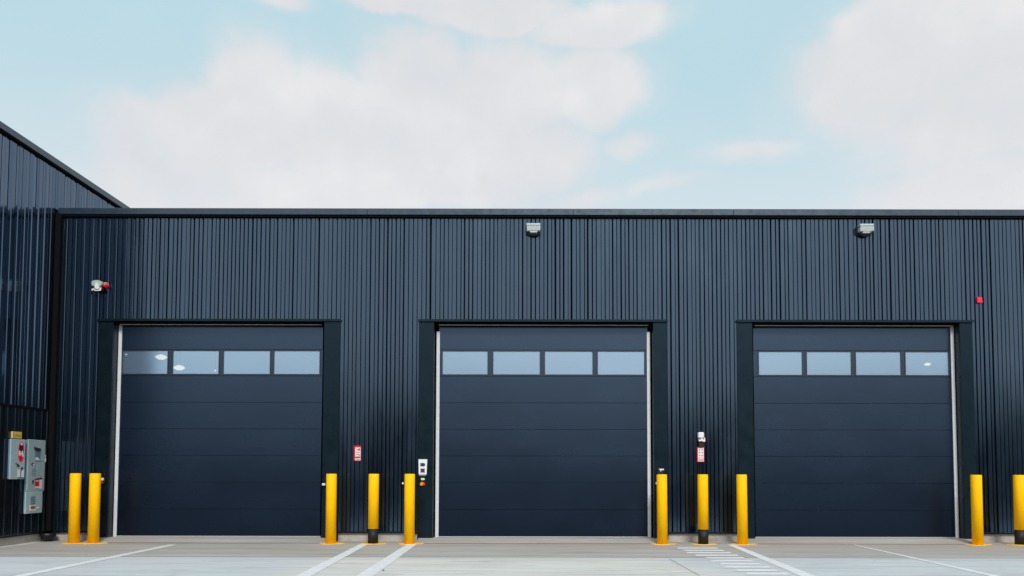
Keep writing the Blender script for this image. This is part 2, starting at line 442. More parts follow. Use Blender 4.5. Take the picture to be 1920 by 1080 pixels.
# plinth (broken at doors)
mb = MB(); xs = [XL + 0.02] + [v for d in DOORS for v in (d['xo0'] - 0.002, d['xo1'] + 0.002)] + [XR]
for a, b in zip(xs[::2], xs[1::2]): MB().box(a, b, 0.035, 0.30, -0.2, ZB - 0.012).build('plinth', M['plinth'], W)
mb = MB()
for a, b in zip(xs[::2], xs[1::2]): MB().box(a, b, -0.022, 0.034, ZB - 0.010, ZB + 0.022, .004).build('base_flashing', M['jamb'], W)
# parapet cap in lengths with joints
mb = MB(); x = XL + 0.035; js = [onY(1373, 395).x, onY(690, 395).x]
cuts = [XL + 0.035] + sorted([-3.0, 0.9, js[0], 8.2]) + [XR]
for a, b in zip(cuts, cuts[1:]):
    mb.box(a + 0.0008, b - 0.0008, -0.085, 0.32, ZC + 0.012, ZT, .006)
mb.build('parapet_cap', M['cap'], W)
MB().box(XL + 0.04, XR, -0.060, 0.30, ZC - 0.022, ZC + 0.010).build('cap_shadow_strip', M['gap'], W)  # black strip stands in for the shadow under the cap
MB().box(XL + 0.02, XR, 0.32, 20, ZC - 0.30, ZC - 0.20).build('roof', M['roofm'], W)
mb = MB(); mb.box(XL + 0.02, XR, 19.8, 20.0, -0.1, ZC - 0.302); mb.box(XR - 0.2, XR, 0.32, 19.8, -0.1, ZC - 0.302); mb.box(XL + .021, XL + .06, 0.32, 19.8, -0.1, ZC - 0.302)
# inner faces behind the cladding so the shell is closed
ed = [XL + 0.02] + [v for d in DOORS for v in (d['xi0'] - 0.06, d['xi1'] + 0.06)] + [XR]
for a, b in zip(ed[::2], ed[1::2]): mb.box(a, b, 0.302, 0.318, -0.1, ZC - 0.302)
mb.box(XL + 0.02, XR, 0.3025, 0.3175, ZH + 0.05, ZC - 0.31)
mb.build('rear_wall', M['inner'], W)

for di, d in enumerate(DOORS):
    x0, x1, i0, i1 = d['xo0'], d['xo1'], d['xi0'], d['xi1']
    # jambs: folded metal returning into the reveal
    for a, b, s in ((x0, i0, 1), (i1, x1, -1)):
        j = MB().box(a + 0.003, b - 0.003 if s > 0 else b - 0.003, -0.016, 0.295, 0.012, ZH - 0.002, .005)
        j.build('door_jamb', M['jamb'], W)
    # header and drip
    h = MB().box(x0 - 0.012, x1 + 0.012, -0.045, 0.30, ZH, ZH + 0.030, .004)
    h.box(x0 - 0.012, x1 + 0.012, -0.052, -0.040, ZH - 0.010, ZH + 0.034)
    h.build('door_header', M['jamb'], W)
    MB().box(i0 + 0.002, i1 - 0.002, 0.05, 0.16, ZH - 0.045, ZH - 0.004).build('head_shadow_seal', M['gap'], W)  # black seal that also paints in the header's shadow on the door top
    # door leaf ---------------------------------------------------------
    L0 = i0 + 0.07; R0 = i1 - 0.07
    top = ZH - 0.005; bot = ZD0 + 0.012; n = 8; hs = (top - bot) / n
    pn = [(229,315),(323,411),(418,507),(513,600)] if di == 0 else [(829,915),(924,1013),(1021,1112),(1120,1209)] if di == 1 else [(1422,1505),(1512,1597),(1604,1690),(1697,1780)]
    wz0 = onY(960, 702.5, YD).z; wz1 = onY(960, 658.5, YD).z
    wins = []
    for a, b in pn:
        wins.append((onY(a + .5, 680, YD).x, onY(b - .5, 680, YD).x))
    lf = MB(); gv = 0.0016
    for k in range(n):
        z0 = bot + k*hs + gv; z1 = bot + (k+1)*hs - gv
        if z0 < (wz0+wz1)/2 < z1:
            lf.box(L0, R0, YD, YD + 0.045, z0, wz0 - 0.004, .003); lf.box(L0, R0, YD, YD + 0.045, wz1 + 0.004, z1, .003)
            e = [L0] + [v for w_ in wins for v in w_] + [R0]
            for a, b in zip(e[::2], e[1::2]): lf.box(a, b, YD + 0.001, YD + 0.045, wz0 - 0.006, wz1 + 0.006)
        else:
            ty = random.uniform(-.002, .002)
            lf.box(L0, R0, YD + ty, YD + 0.045, z0, z1, .0022)
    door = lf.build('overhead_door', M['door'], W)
    gr = MB()
    for k in range(1, n): gr.box(L0 + .002, R0 - .002, YD + 0.007, YD + 0.040, bot + k*hs - gv - .002, bot + k*hs + gv + .002)
    gr.build('panel_joint', M['groove'], door)
    for wi, (a, b) in enumerate(wins):
        fr = MB(); t = 0.014
        fr.box(a - .004, b + .004, YD - 0.010, YD + 0.03, wz1 - t*.3, wz1 + t, .003); fr.box(a - .004, b + .004, YD - 0.008, YD + 0.03, wz0 - t, wz0 + t*.4, .003)
        fr.box(a - t, a + t*.4, YD - 0.009, YD + 0.03, wz0 - t, wz1 + t, .003); fr.box(b - t*.4, b + t, YD - 0.009, YD + 0.03, wz0 - t, wz1 + t, .003)
        fr.build('window_frame', M['wframe'], door)
        tl = random.uniform(-.0015, .0015)
        p = MB().quad((a, YD + 0.012 + tl, wz0), (b, YD + 0.012 - tl, wz0), (b, YD + 0.012 - tl, wz1), (a, YD + 0.012 + tl, wz1))
        p.build('pane', M['pane'], door)
    MB().box(L0, R0, YD + .004, YD + .04, ZD0 + .001, bot + .004).build('bottom_seal', M['galv'], door)
    # pale side tracks and head strip
    for side in (0, 1):
        hid = (di == 0 and side == 1) or (di == 2 and side == 0)
        tw = 0.042 if hid else 0.066; off = 0.0 if hid else (0.022 if di == 1 else 0.004)
        zt_ = ZH - (0.16 if di == 1 else 0.05)
        if side == 0: a, b = i0 + off, i0 + off + tw
        else: a, b = i1 - off - tw, i1 - off
        MB().box(a + .001, b - .001, YD - 0.030, YD - 0.004, ZD0 - 0.01, zt_, .006).build('side_track', M['white'], W)
    MB().box(i0 + 0.07, i1 - 0.07, YD - 0.130, YD - 0.10, ZH - 0.060, ZH - 0.046, .003).build('head_strip', M['cream'], W)
    # sloped threshold
    mb = MB()
    y_ = -0.05
    mb.poly([(x0+.03, -0.45, 0.006), (x1-.03, -0.45, 0.006), (x1-.03, -0.02, ZD0 - .004), (x0+.03, -0.02, ZD0 - .004)])
    mb.poly([(i0+.001, -0.02, ZD0 - .004), (i1-.001, -0.02, ZD0 - .004), (i1-.001, 0.6, ZD0), (i0+.001, 0.6, ZD0)])
    mb.poly([(x0+.03, -0.45, 0.006), (x0+.03, -0.02, ZD0-.004), (x0+.03, -0.02, 0.0)])
    mb.poly([(x1-.03, -0.45, 0.006), (x1-.03, -0.02, 0.0), (x1-.03, -0.02, ZD0-.004)])
    tag(mb.build('ramp', M['conc']), kind='structure')

# corner downspout with shoe
cx = XL + 0.085
ds = MB(); ds.box(XL + .004, XL + .100, -0.115, -0.016, ZB + .02, ZC + .03, .012)
ds.build('downspout', M['gap'], W)
sh = MB()
A = onY(91, 1000, -0.15); 
sh.lathe(A.x + 0.0, -0.16, [(0.0, 0.012), (0.05, 0.014), (0.10, 0.045), (0.128, 0.10), (0.134, 0.150), (0.128, 0.153), (0.12, 0.12), (0.0, 0.10)], 28)
sh.build('downspout_shoe', M['black'], W)

# ================================================================== left building
V = empty('warehouse', (XL, 0, 0), 'taller black ribbed metal building side wall at the left edge with two electrical cabinets', 'building')
V.name = 'side_building'
def loc(o): o.matrix_parent_inverse = Matrix.Translation((-XL, 0, 0)); return o
ZLT = onX(0, 236, XL).z; SEAM = onX(0, 758, XL).z; ZLB = onX(0, 1007, XL).z
YF, YBK = -3.6, 14.0
print('LEFT', ZLT, SEAM, ZLB)
fn = lambda t, dd: (XL - dd, t)
pl = profile(YF, -0.02, 0.195, 0.05, 0.0040, 9, 0.040, cr=.003, cl=.014)
pb = profile(-0.02, YBK, 0.195, 0.05, 0.0040, 10, 0.040, cr=.003, cl=.014)
loc(clad(pl, SEAM + .02, ZLT - .05, fn).build('wall', M['clad2'], V, fix=False))
loc(clad(pb, ZT - 1.0, ZLT - .05, fn).build('wall', M['clad2'], V, fix=False))
loc(clad(profile(YF, -0.02, 0.19, 0.22, 0.003, 19, 0.03, cr=.003, cl=.012), ZLB, SEAM - .02, fn).build('lower_wall', M['clad3'], V, fix=False))
loc(MB().box(XL - .03, XL + 0.022, YF, -0.02, SEAM - .022, SEAM + .022, .004).build('seam_trim', M['gap'], V))
loc(MB().box(XL - .03, XL + 0.018, YF, -0.12, ZLB - .025, ZLB + .012, .004).build('base_flashing', M['jamb'], V))
loc(MB().box(XL - 0.3, XL - 0.03, YF, -0.02, -0.2, ZLB - .027).build('plinth', M['plinth'], V))
loc(MB().box(XL - 0.30, XL + 0.07, YF - .05, YBK, ZLT - .075, ZLT + .045, .006).build('parapet_cap', M['cap'], V))
loc(MB().box(XL - 0.28, XL + 0.045, YF, YBK, ZLT - .100, ZLT - .078).build('cap_shadow_strip', M['gap'], V))  # dark strip puts in the shade below this cap
loc(MB().box(XL - 12, XL - 0.31, YF, YBK, ZLT - .3, ZLT - .2).build('roof', M['roofm'], V))
mb = MB(); mb.box(XL - 12, XL - .06, YF + .01, YF + .05, -.1, ZLT - .302); mb.box(XL - 12, XL - .06, YBK - .05, YBK - .01, -.1, ZLT - .302)
mb.box(XL - 12, XL - 11.9, YF + .05, YBK - .05, -.1, ZLT - .302); mb.box(XL - .12, XL - .08, YF + .06, YBK - .06, -.1, ZLT - .302)
loc(mb.build('end_wall', M['clad3'], V))

# ================================================================== ground
tag(MB().quad((-400, -400, -0.004), (400, -400, -0.004), (400, 400, -0.004), (-400, 400, -0.004)).build('ground', M['asphalt']), kind='structure')
tag(MB().quad((XL - 0.3, -5.3, 0.0), (30, -5.3, 0.0), (30, 0.3, 0.0), (XL - 0.3, 0.3, 0.0)).build('yard', M['conc']), kind='structure')
# slab joints
mb = MB(); yj = onG(960, 1045).y
M['joint'] = simple('slab_joint', (0.16, 0.15, 0.14), 0.9, 0.2, 8)
mb.box(XL, 20, yj - .008, yj + .008, 0.0, 0.0035)
for a, b in (((1255, 1048), (1312, 1080)),):
    p = onG(*a); q = onG(*b); mb.quad((p.x-.004, p.y, .003), (p.x+.004, p.y, .003), (q.x+.004, q.y, .003), (q.x-.004, q.y, .003))
tag(mb.build('slab_joint', M['joint']), kind='structure')
# painted bay lines: all square to the wall, a little wavy at the edges
def line(px0, py0, px1, py1, w0, w1, extra=1.6):
    a = onG(px0, py0, .004); b = onG(px1, py1, .004); d = (b - a); b2 = b + d.normalized() * extra
    rr = random.Random(px0); n = 40; mb = MB(); P = []
    for k in range(n+1):
        t = k/n; p = a.lerp(b2, t); w = (w0 + (w1-w0)*t)/2
        P.append((p.x - w - rr.uniform(0, .006), p.x + w + rr.uniform(0, .006), p.y))
    for (l0, r0, y0), (l1, r1, y1) in zip(P, P[1:]): mb.quad((l0, y0, .004), (r0, y0, .004), (r1, y1, .004), (l1, y1, .004))
    return tag(mb.build('parking_line', M['paint']), kind='structure')
line(325, 1021, 52, 1077, .14, .16)
line(686, 1018.5, 574, 1077, .14, .205)
line(775, 1018.5, 688, 1077, .17, .215)
line(1370, 1021, 1508, 1077, .13, .20)
line(1602, 1021.5, 1852, 1077, .05, .14)
# hatched ladder of thin bars
mb = MB(); rr = random.Random(3)
rows = [1028.2, 1032.4, 1036.9, 1041.6, 1046.6, 1052, 1057.6, 1063.4, 1069.5, 1076, 1083, 1090]
for k, y in enumerate(rows):
    a = onG(1274 + (y-1028)*2.5, y).x; b = onG(1345 + (y-1028)*2.72, y).x; yy = onG(1350, y).y
    th = 0.11
    mb.quad((a + rr.uniform(-.1, .1), yy - th, .0042), (b, yy - th, .0042), (b + rr.uniform(-.03, .03), yy + th, .0042), (a + rr.uniform(-.1, .1), yy + th, .0042))
tag(mb.build('road_marking', M['paint']), kind='structure')
# pale edging along the left building
M['edge'] = simple('pale_edging', (0.62, 0.62, 0.60), 0.8, 0.15, 10)
tag(MB().box(XL - .025, XL + 0.055, YF, -0.35, 0, 0.012).build('kerb', M['edge']), kind='structure')

# unseen hill behind the viewer added to darken what the metal mirrors
mb = MB(); rr = random.Random(8); n = 150; prev = None
for k in range(n+1):
    a = math.pi * (1.08 + 0.84*k/n); rx = 150
    x = rx*1.2*math.cos(a); y = -15 + rx*0.9*math.sin(a); h = 16.5 + 2.2*math.sin(k*.21) + rr.uniform(-1.2, 1.2)
    cur = [(x, y, -.02), (x*1.05, y*1.05, h*.7), (x*1.12, y*1.12, h), (x*1.6, y*1.6, h*.9)]
    if prev:
        for p, q, p2, q2 in zip(prev, prev[1:], cur, cur[1:]): mb.quad(p, p2, q2, q)
    prev = cur
tag(mb.build('added_dark_backdrop', M['backdrop']), kind='structure')

# ================================================================== bollards
def make_bollard(band):
    root = empty('bollard')
    r = 0.094; H = 1.256
    p = MB()
    z0 = 0.27 if band else 0.012
    p.lathe(0, 0, [(r, z0), (r, H - .010), (r - .004, H - .003), (r - .012, H), (0, H)], 48)
    p.build('post', M['yellow'], root)
    if band:
        b = MB(); b.lathe(0, 0, [(r - .002, 0.012), (r - .002, 0.268)], 48); b.build('sleeve', M['bandblk'], root)
    f = MB(); rr = random.Random(4 if band else 2); n = 40
    pts = []
    for k in range(n):
        a = 2*math.pi*k/n
        rad = 0.165 + 0.02*math.sin(3*a+1) + rr.uniform(-.008, .008)
        pts.append((rad*1.35*math.cos(a), rad*0.9*math.sin(a)))
    i = len(f.v)
    f.v += [(x, y, 0.001) for x, y in pts] + [(x*.97, y*.97, 0.008) for x, y in pts]
    f.f.append(tuple(range(n, 2*n))); f.sm.append(False)
    for k in range(n): f.f.append((k, (k+1) % n, n + (k+1) % n, n + k)); f.sm.append(False)
    f.build('base_plate', M['yellow'], root)
    return root
YBOL = -0.50
G1 = 'yellow bollards guarding the doors'
BL = [(140, 0, 'plain yellow bollard nearest the dark inside corner and cabinets'),
      (176, 0, 'plain yellow bollard beside the left jamb of the left door'),
      (621, 0, 'plain yellow bollard beside the right jamb of the left door'),
      (700, 1, 'yellow bollard with black foot between the left and middle doors'),
      (768, 0, 'plain yellow bollard left of the white door control panel'),
      (1242, 0, 'plain yellow bollard beside the right jamb of the middle door'),
      (1318, 1, 'yellow bollard with black foot under the white alarm device and red sign'),
      (1392, 0, 'plain yellow bollard beside the left jamb of the right door'),
      (1832, 0, 'plain yellow bollard beside the right jamb of the right door'),
      (1911, 1, 'yellow bollard with black foot cut by the right edge of the photo')]
protos = {}
for px, band, lab in BL:
    p = onY(px, 955, YBOL)
    if band not in protos: protos[band] = make_bollard(band); o = protos[band]
    else: o = copy_tree(protos[band])
    o.location = (p.x, YBOL + random.uniform(-.01, .01), 0.0)
    o.rotation_euler = (R(random.uniform(-.25, .25)), R(random.uniform(-.3, .3)), 0)
    tag(o, lab, 'bollard', G1)

# ================================================================== wall fixtures
def wallpack(px, py, lab, closed):
    c = onY(px, py); root = empty('wall_light', (c.x, 0, c.z), lab, 'wall light', 'wall lights under the roof edge')
    w = 0.133
    MB().box(-w-.012, w+.004, -0.035, 0.0, -.10, .085, .008).build('back_plate', M['black'], root)
    h = MB(); y0 = -0.036
    # sloped hood
    pts = [(-w, .085), (w, .085)]
    h.box(-w, w, -0.17, y0, .045, .09, .010)
    h.build('hood', M['galv'], root)
    b = MB()
    i = 0
    prof = [(-.036, .043), (-.165, .043), (-.15, -.048), (-.036, -.048)]
    b.v = [(-w+.008, y, z) for y, z in prof] + [(w-.008, y, z) for y, z in prof]
    b.f = [(0, 1, 2, 3), (7, 6, 5, 4)] + [(k, (k+4), 4+(k+1) % 4, (k+1) % 4) for k in range(4)]; b.sm = [False]*6
    b.build('lamp_housing', M['galv'], root)
    MB().box(w-.030, w-.004, -0.168, -.14, -.045, .043, .003).build('side_bracket', M['galv'], root)
    MB().box(-w+.0, w-.02, -.155, -.04, .040, .047).build('hood_gap', M['black'], root)
    MB().box(-w*.5, w*.55, -.140, -.05, -.078, -.0485, .008).build('lens', M['lens'], root)
    u = MB(); n = 14
    prof = [(w*.98*math.cos(math.pi*k/n), -.050 - .075*math.sin(math.pi*k/n)) for k in range(n+1)]
    u.prism(prof, -.034, -0.070); u.build('lower_shroud', M['black'], root)
    return root
wallpack(1000, 432, 'pale grey wall light above the middle door under the roof edge', 1)
wallpack(1619, 433, 'pale grey wall light above the right door under the roof edge', 0)

# alarm horn with red beacon
c = onY(188, 538); A = empty('alarm_horn', (c.x, 0, c.z), 'white and green alarm horn with red beacon high left of the left door', 'alarm')
MB().box(-.09, .07, -.03, .012, -.09, .10, .01).build('back_box', M['black'], A)
h = MB(); pts = [(-.095, .075), (-.06, .095), (.0, .102), (.055, .092), (.095, .07), (.10, .03), (.075, -.005), (-.085, -.005), (-.095, .02)]
h.prism(pts, -.13, -.03); h.build('horn_cover', M['greenish'], A)
h = MB(); h.prism([(-.01, .05), (.01, .05), (.062, -.03), (.055, -.065), (.02, -.075), (-.015, -.065), (-.03, -.03)], -.150, -.131); h.build('horn_tongue', M['plate'], A)
h = MB(); h.prism([(-.08, -.008), (.072, -.008), (.085, -.05), (.055, -.09), (-.045, -.09), (-.065, -.05)], -.128, -.032); h.build('horn_mouth', M['inkred'], A)
h = MB(); pts = [(-.085, -.07), (-.05, -.055), (-.02, -.085), (.03, -.09), (.06, -.07), (.085, -.03), (.095, -.06), (.085, -.10), (.02, -.108), (-.03, -.105), (-.06, -.08), (-.075, -.105), (-.09, -.095)]
h.prism(pts, -.140, -.129); h.build('horn_rim', M['signwhite'], A)
h = MB(); h.lathe(.145, .005, [(.0, -.14), (.022, -.135), (.038, -.115), (.043, -.05), (.043, -.01)], 24, 'Y'); h.build('beacon', M['redlamp'], A)
MB().box(.12, .175, -.10, -.02, .046, .062, .004).build('beacon_cap', M['lime'], A)

# red lamp right
c = onY(1834.5, 563.5); A = empty('red_lamp', (c.x, 0, c.z), 'small red lamp on the ribbed wall above the right end of the right door', 'lamp')
MB().prism([(-.052, .055), (.04, .055), (.055, -.05), (-.045, -.05)], -.05, -.012).build('lens', M['redlamp'], A)
MB().box(-.045, .045, -.012, .01, -.045, .045).build('base', M['red'], A)

# fire sign left
c = onY(670.5, 850); A = empty('fire_sign', (c.x, 0, c.z), 'narrow red and white sign with sideways lettering between left and middle doors', 'sign')
MB().box(-.068, .066, -.012, -.004, -.142, .142, .003).build('plate', M['red'], A)
MB().box(-.040, .056, -.0145, -.0121, -.130, .108).build('white_field', M['signwhite'], A)
g = MB(); y0, y1 = -.0165, -.0146
for a, b, z0, z1 in ((-.030, .045, -.118, -.108), (-.038, .05, -.088, -.062), (-.028, .042, -.024, -.014), (.026, .042, -.044, -.024), (-.012, .012, -.052, -.046),
                     (-.026, .045, .016, .026), (.010, .022, .050, .080), (-.026, -.006, .078, .088), (-.006, .010, .066, .078), (.026, .044, .050, .095)):
    g.box(a, b, y0, y1, z0, z1)
g.build('lettering', M['inkred'], A)

# alarm device, conduit and right sign
px = 1313.5; c = onY(px, 852)
A = empty('fire_sign', (c.x, 0, c.z), 'narrow red and white sign with three rows of dark marks left of the right door', 'sign')
MB().box(-.068, .066, -.014, -.005, -.142, .142, .003).build('plate', M['red'], A)
MB().box(-.050, .056, -.0165, -.0141, -.085, .125).build('white_field', M['signwhite'], A)
MB().box(-.050, .056, -.0165, -.0141, -.130, -.095).build('text_strip', M['signwhite'], A)
g = MB()
for r_, z in enumerate((.085, .035, -.018, )):
    for s in (-1, 1):
        cx_ = .003 + s*.024; w_ = .011
        g.prism([(cx_ - w_, z - .012), (cx_ + w_*.4, z - .014), (cx_ + w_, z + .006*s), (cx_ + .002, z + .014), (cx_ - w_*.8, z + .004)], -.0185, -.0166)
for s in (-1, 1): g.box(.003 + s*.024 - .01, .003 + s*.024 + .01, -.0185, -.0166, -.066, -.056)
for k in range(5): g.box(-.034 + k*.017, -.022 + k*.017, -.0185, -.0166, -.120 + (k % 2)*.006, -.106 + (k % 2)*.004)
g.build('lettering', M['inkred'], A)
c = onY(px, 820)
A = empty('alarm_device', (c.x, 0, c.z), 'white wall alarm device above the red sign left of the right door', 'alarm')
MB().box(-.062, .048, -.10, -.004, -.02, .092, .016).build('housing', M['plate'], A)
g = MB(); g.prism([(-.05, -.022), (.048, -.022), (.066, -.005), (.070, -.085), (.03, -.085), (.0, -.07), (-.045, -.08)], -.085, -.006); g.build('lower_cover', M['signwhite'], A)
g = MB(); g.prism([(-.055, -.024), (-.005, -.024), (-.03, -.05)], -.088, -.0855); g.build('opening', M['ink'], A); g = MB(); g.lathe(.040, -.030, [(.010, -.090), (.010, -.0855)], 12, 'Y'); g.build('opening', M['ink'], A)
MB().box(-.048, .050, -.05, -.004, -.185, -.088, .006).build('lower_box', M['black'], A)
c = onY(1312, 600)
cd = MB(); z_ = onY(1312, 815).z
cd.tube([(c.x - .0, -.012, z_), (c.x - .0, -.004, ZC - .03)], .006, 10)
tag(cd.build('conduit', M['gap']), 'thin dark conduit running up the ribbed wall from the white alarm device', 'pipe')
cd = MB(); z1 = onY(1312, 868).z; z2 = ZB + .02
for dx in (-.035, .035): cd.tube([(c.x + dx + .01, -.010, z1), (c.x + dx + .01, -.010, z2)], .008, 8)
tag(cd.build('conduit', M['gap']), 'pair of thin dark conduits below the red sign left of the right door', 'pipe')

# door control panel, middle door left jamb
YJ = -.016
c = onY(793, 876, YJ); A = empty('control_panel', (c.x, YJ, c.z), 'white door control panel with two dark symbols on the middle door jamb', 'control panel')
MB().prism([(-.080, .148), (.082, .148), (.072, -.135), (-.074, -.135)], -.028, 0).build('plate', M['plate'], A)
n = 8; pts = [(-.044, .078), (-.044, .025), (-.036, .016), (.015, .016)] + [(.015 + .03*math.sin(math.pi*k/n), .047 - .031*math.cos(math.pi*k/n)) for k in range(1, n)] + [(.015, .078)]
MB().prism(pts, -.031, -.0285).build('symbol', M['ink'], A)
MB().prism([(-.046, -.026), (.036, -.026), (.042, -.042), (.030, -.064), (.040, -.082), (.046, -.100), (-.046, -.100), (-.036, -.060)], -.031, -.0285).build('symbol', M['inkred'], A)
MB().box(-.070, .062, -.034, 0, -.165, -.137, .004).build('lower_lip', M['steelblue'], A)
c = onY(793, 898, YJ); A = empty('push_button', (c.x, YJ, c.z), 'small pale green push button just under the white control panel', 'button')
MB().box(-.062, .048, -.015, 0, -.026, .028, .004).build('back_plate', M['black'], A)
MB().prism([(-.03, .018), (.02, .018), (.042, 0), (.03, -.022), (-.03, -.022)], -.035, -.0155).build('button', M['lime'], A)
c = onY(792.5, 907, YJ); A = empty('selector_switch', (c.x, YJ, c.z), 'orange and red selector switch below the pale green button', 'switch')
MB().box(-.055, .055, -.012, 0, -.05, .036, .004).build('back_plate', M['black'], A)
MB().prism([(-.05, -.005), (-.02, .032), (.02, .03), (.01, -.03), (-.03, -.032)], -.05, -.0125).build('knob', M['orange'], A)
MB().box(.012, .046, -.04, -.0125, -.03, .022, .004).build('indicator', M['red'], A)

# photo-eye sensors on the jambs
def sensor(px, py, lab, side, kind=0):
    c = onY(px, py, YJ); A = empty('photo_sensor', (c.x, YJ, c.z), lab, 'sensor', 'door safety sensors on the jambs')
    MB().box(-.035, .035, -.06, 0, -.06, .06, .01).build('housing', M['black'], A)
    if kind == 1:
        MB().box(-.02, .035, -.10, -.06, .0, .05, .006).build('lens', M['lime'], A)
        MB().box(-.02, .02, -.09, -.06, -.055, -.015, .006).build('indicator', M['red'], A)
        MB().tube([(.02, -.03, .06), (.02, -.03, .13)], .006, 8).build('antenna', M['black'], A)
    else:
        MB().box(side*.075 - .03, side*.075 + .03, -.075, -.03, -.022, .018, .006).build('lens', M['plate'], A)
        MB().tube([(side*.03, -.05, 0), (side*.05, -.05, 0)], .01, 8).build('arm', M['black'], A)
    return A
sensor(195, 901, 'small black sensor with pale and red lights beside left door bollard', 1, 1)
sensor(616, 908, 'black sensor with white tip behind bollard right of the left door', -1)
sensor(1239, 906, 'black sensor with white tip behind bollard right of the middle door', -1)
p = onY(762, 906, -.0); A = empty('photo_sensor', (p.x, -.02, p.z), 'black sensor with white tip on ribbed wall behind bollard left of middle door', 'sensor', 'door safety sensors on the jambs')
MB().box(-.035, .035, -.06, 0.015, -.06, .06, .01).build('housing', M['black'], A)
MB().box(-.07, -.036, -.075, -.03, -.02, .016, .006).build('lens', M['plate'], A)
c = onY(1239, 882, YJ); A = empty('door_switch', (c.x, YJ, c.z), 'black switch box with white arrow mark above bollard right of middle door', 'switch')
MB().box(-.085, .055, -.05, 0, -.085, .04, .02).build('housing', M['black'], A)
MB().prism([(-.045, .030), (.045, .030), (.052, .0), (.03, .008), (.0, .004), (-.010, -.028), (-.018, .0)], -.055, -.0505).build('arrow_mark', M['plate'], A)

# ================================================================== electrical cabinets on the left wall (face +x)
def xq(px, py, off=0.0): return onX(px, py, XL + off)
def cab(px0, px1, pyt, pyb, dep):
    a = xq(px0, (pyt+pyb)/2, dep); b = xq(px1, (pyt+pyb)/2, dep); t = xq((px0+px1)/2, pyt, dep); u = xq((px0+px1)/2, pyb, dep)
    return a.y, b.y, u.z, t.z
def face(mb, y0, y1, z0, z1, x0, x1): mb.box(x0, x1, y0, y1, z0, z1)
# box 1
D1 = 0.055; y0, y1, z0, z1 = cab(20, 47, 824, 898, D1)
A = empty('electrical_cabinet', (XL, (y0+y1)/2, z0), 'smaller pale blue electrical cabinet with red oval sticker on left wall', 'cabinet')
yw = (y1-y0)/2; hh = z1-z0
MB().box(0.004, D1-.02, -yw, yw, 0, hh, .006).build('body', M['boxside'], A)
MB().box(D1-.0195, D1, -yw-.004, yw, -.004, hh+.004, .005).build('door', M['boxblue'], A)
def lp(u, v): return (-yw + u*2*yw, hh*(1-v))          # u along width, v down
def xprism(mb, pts, x0, x1):                              # polygon given in y,z
    i = len(mb.v); n = len(pts)
    mb.v += [(x0, y, z) for y, z in pts] + [(x1, y, z) for y, z in pts]
    mb.f.append(tuple(range(i, i+n))); mb.f.append(tuple(range(i+2*n-1, i+n-1, -1))); mb.sm += [False]*2
    for k in range(n): mb.f.append((i+k, i+n+k, i+n+(k+1) % n, i+(k+1) % n)); mb.sm.append(False)
    return mb
def patch(parent, name, m, pts, lvl, f=None):
    f = f or lp
    return xprism(MB(), [f(u, v) for u, v in pts], D1 + .0005 + lvl*.002, D1 + .0022 + lvl*.002).build(name, m, parent)
def rect(u0, u1, v0, v1): return [(u0, v0), (u1, v0), (u1, v1), (u0, v1)]
ov = [(0.70 + .20*math.cos(t)*1.0, .31 + .26*math.copysign(abs(math.sin(t))**.7, math.sin(t))) for t in [2*math.pi*k/28 for k in range(28)]]
patch(A, 'sticker', M['redlamp'], ov, 0)
patch(A, 'sticker_mark', M['ink'], [(.60, .13), (.80, .15), (.82, .27), (.72, .33), (.58, .27), (.55, .18)], 1)
patch(A, 'sticker_mark', M['signwhite'], [(.52, .30), (.64, .26), (.70, .36), (.62, .42), (.54, .39)], 1)
patch(A, 'sticker_mark', M['signwhite'], [(.76, .28), (.80, .28), (.88, .42), (.84, .45), (.76, .42), (.70, .36)], 2)
ov2 = [(0.70 + .07*math.cos(t), .11 + .035*math.sin(t)) for t in [2*math.pi*k/16 for k in range(16)]]
patch(A, 'sticker_mark', M['signwhite'], ov2, 2)
patch(A, 'handle', M['ink'], [(.30, .60), (.42, .61), (.58, .64), (.62, .70), (.46, .71), (.44, .65)], 1)
patch(A, 'notice', M['plate'], rect(.50, .96, .76, .98), 0)
patch(A, 'notice', M['signwhite'], rect(.48, .62, .71, .78), 1)
patch(A, 'notice_mark', M['red'], rect(.50, .58, .72, .75), 2)
patch(A, 'notice_mark', M['steelblue'], rect(.68, .74, .78, .96), 1)
patch(A, 'notice_mark', M['steelblue'], rect(.50, .96, .955, .985), 2)
patch(A, 'notice_mark', M['ink'], [(.72, .70), (.88, .71), (.86, .74), (.80, .79), (.74, .79)], 1)
# yellow sign above
y0, y1, z0, z1 = cab(23, 41, 809.5, 822, 0.03)
B = empty('yellow_sign', (XL, (y0+y1)/2, z0), 'small yellow sign with faint markings above the smaller cabinet', 'sign')
a_ = (y1-y0)/2; h_ = z1-z0
MB().box(.004, .03, -a_, a_, 0, h_, .003).build('plate', M['ochre'], B)
g = MB(); g.box(.0302, .032, -a_*.80, -a_*.68, .01, h_-.02)
for k in range(4): g.box(.0302, .032, -a_*.35 + k*a_*.3, -a_*.35 + k*a_*.3 + a_*.16, h_*(.22 + .05*(k % 2)), h_*(.50 + .12*(k % 2)))
g.build('lettering', M['ochredk'], B)
MB().box(.0302, .0315, -a_, -a_*.88, 0, h_).build('pale_edge', M['plate'], B)
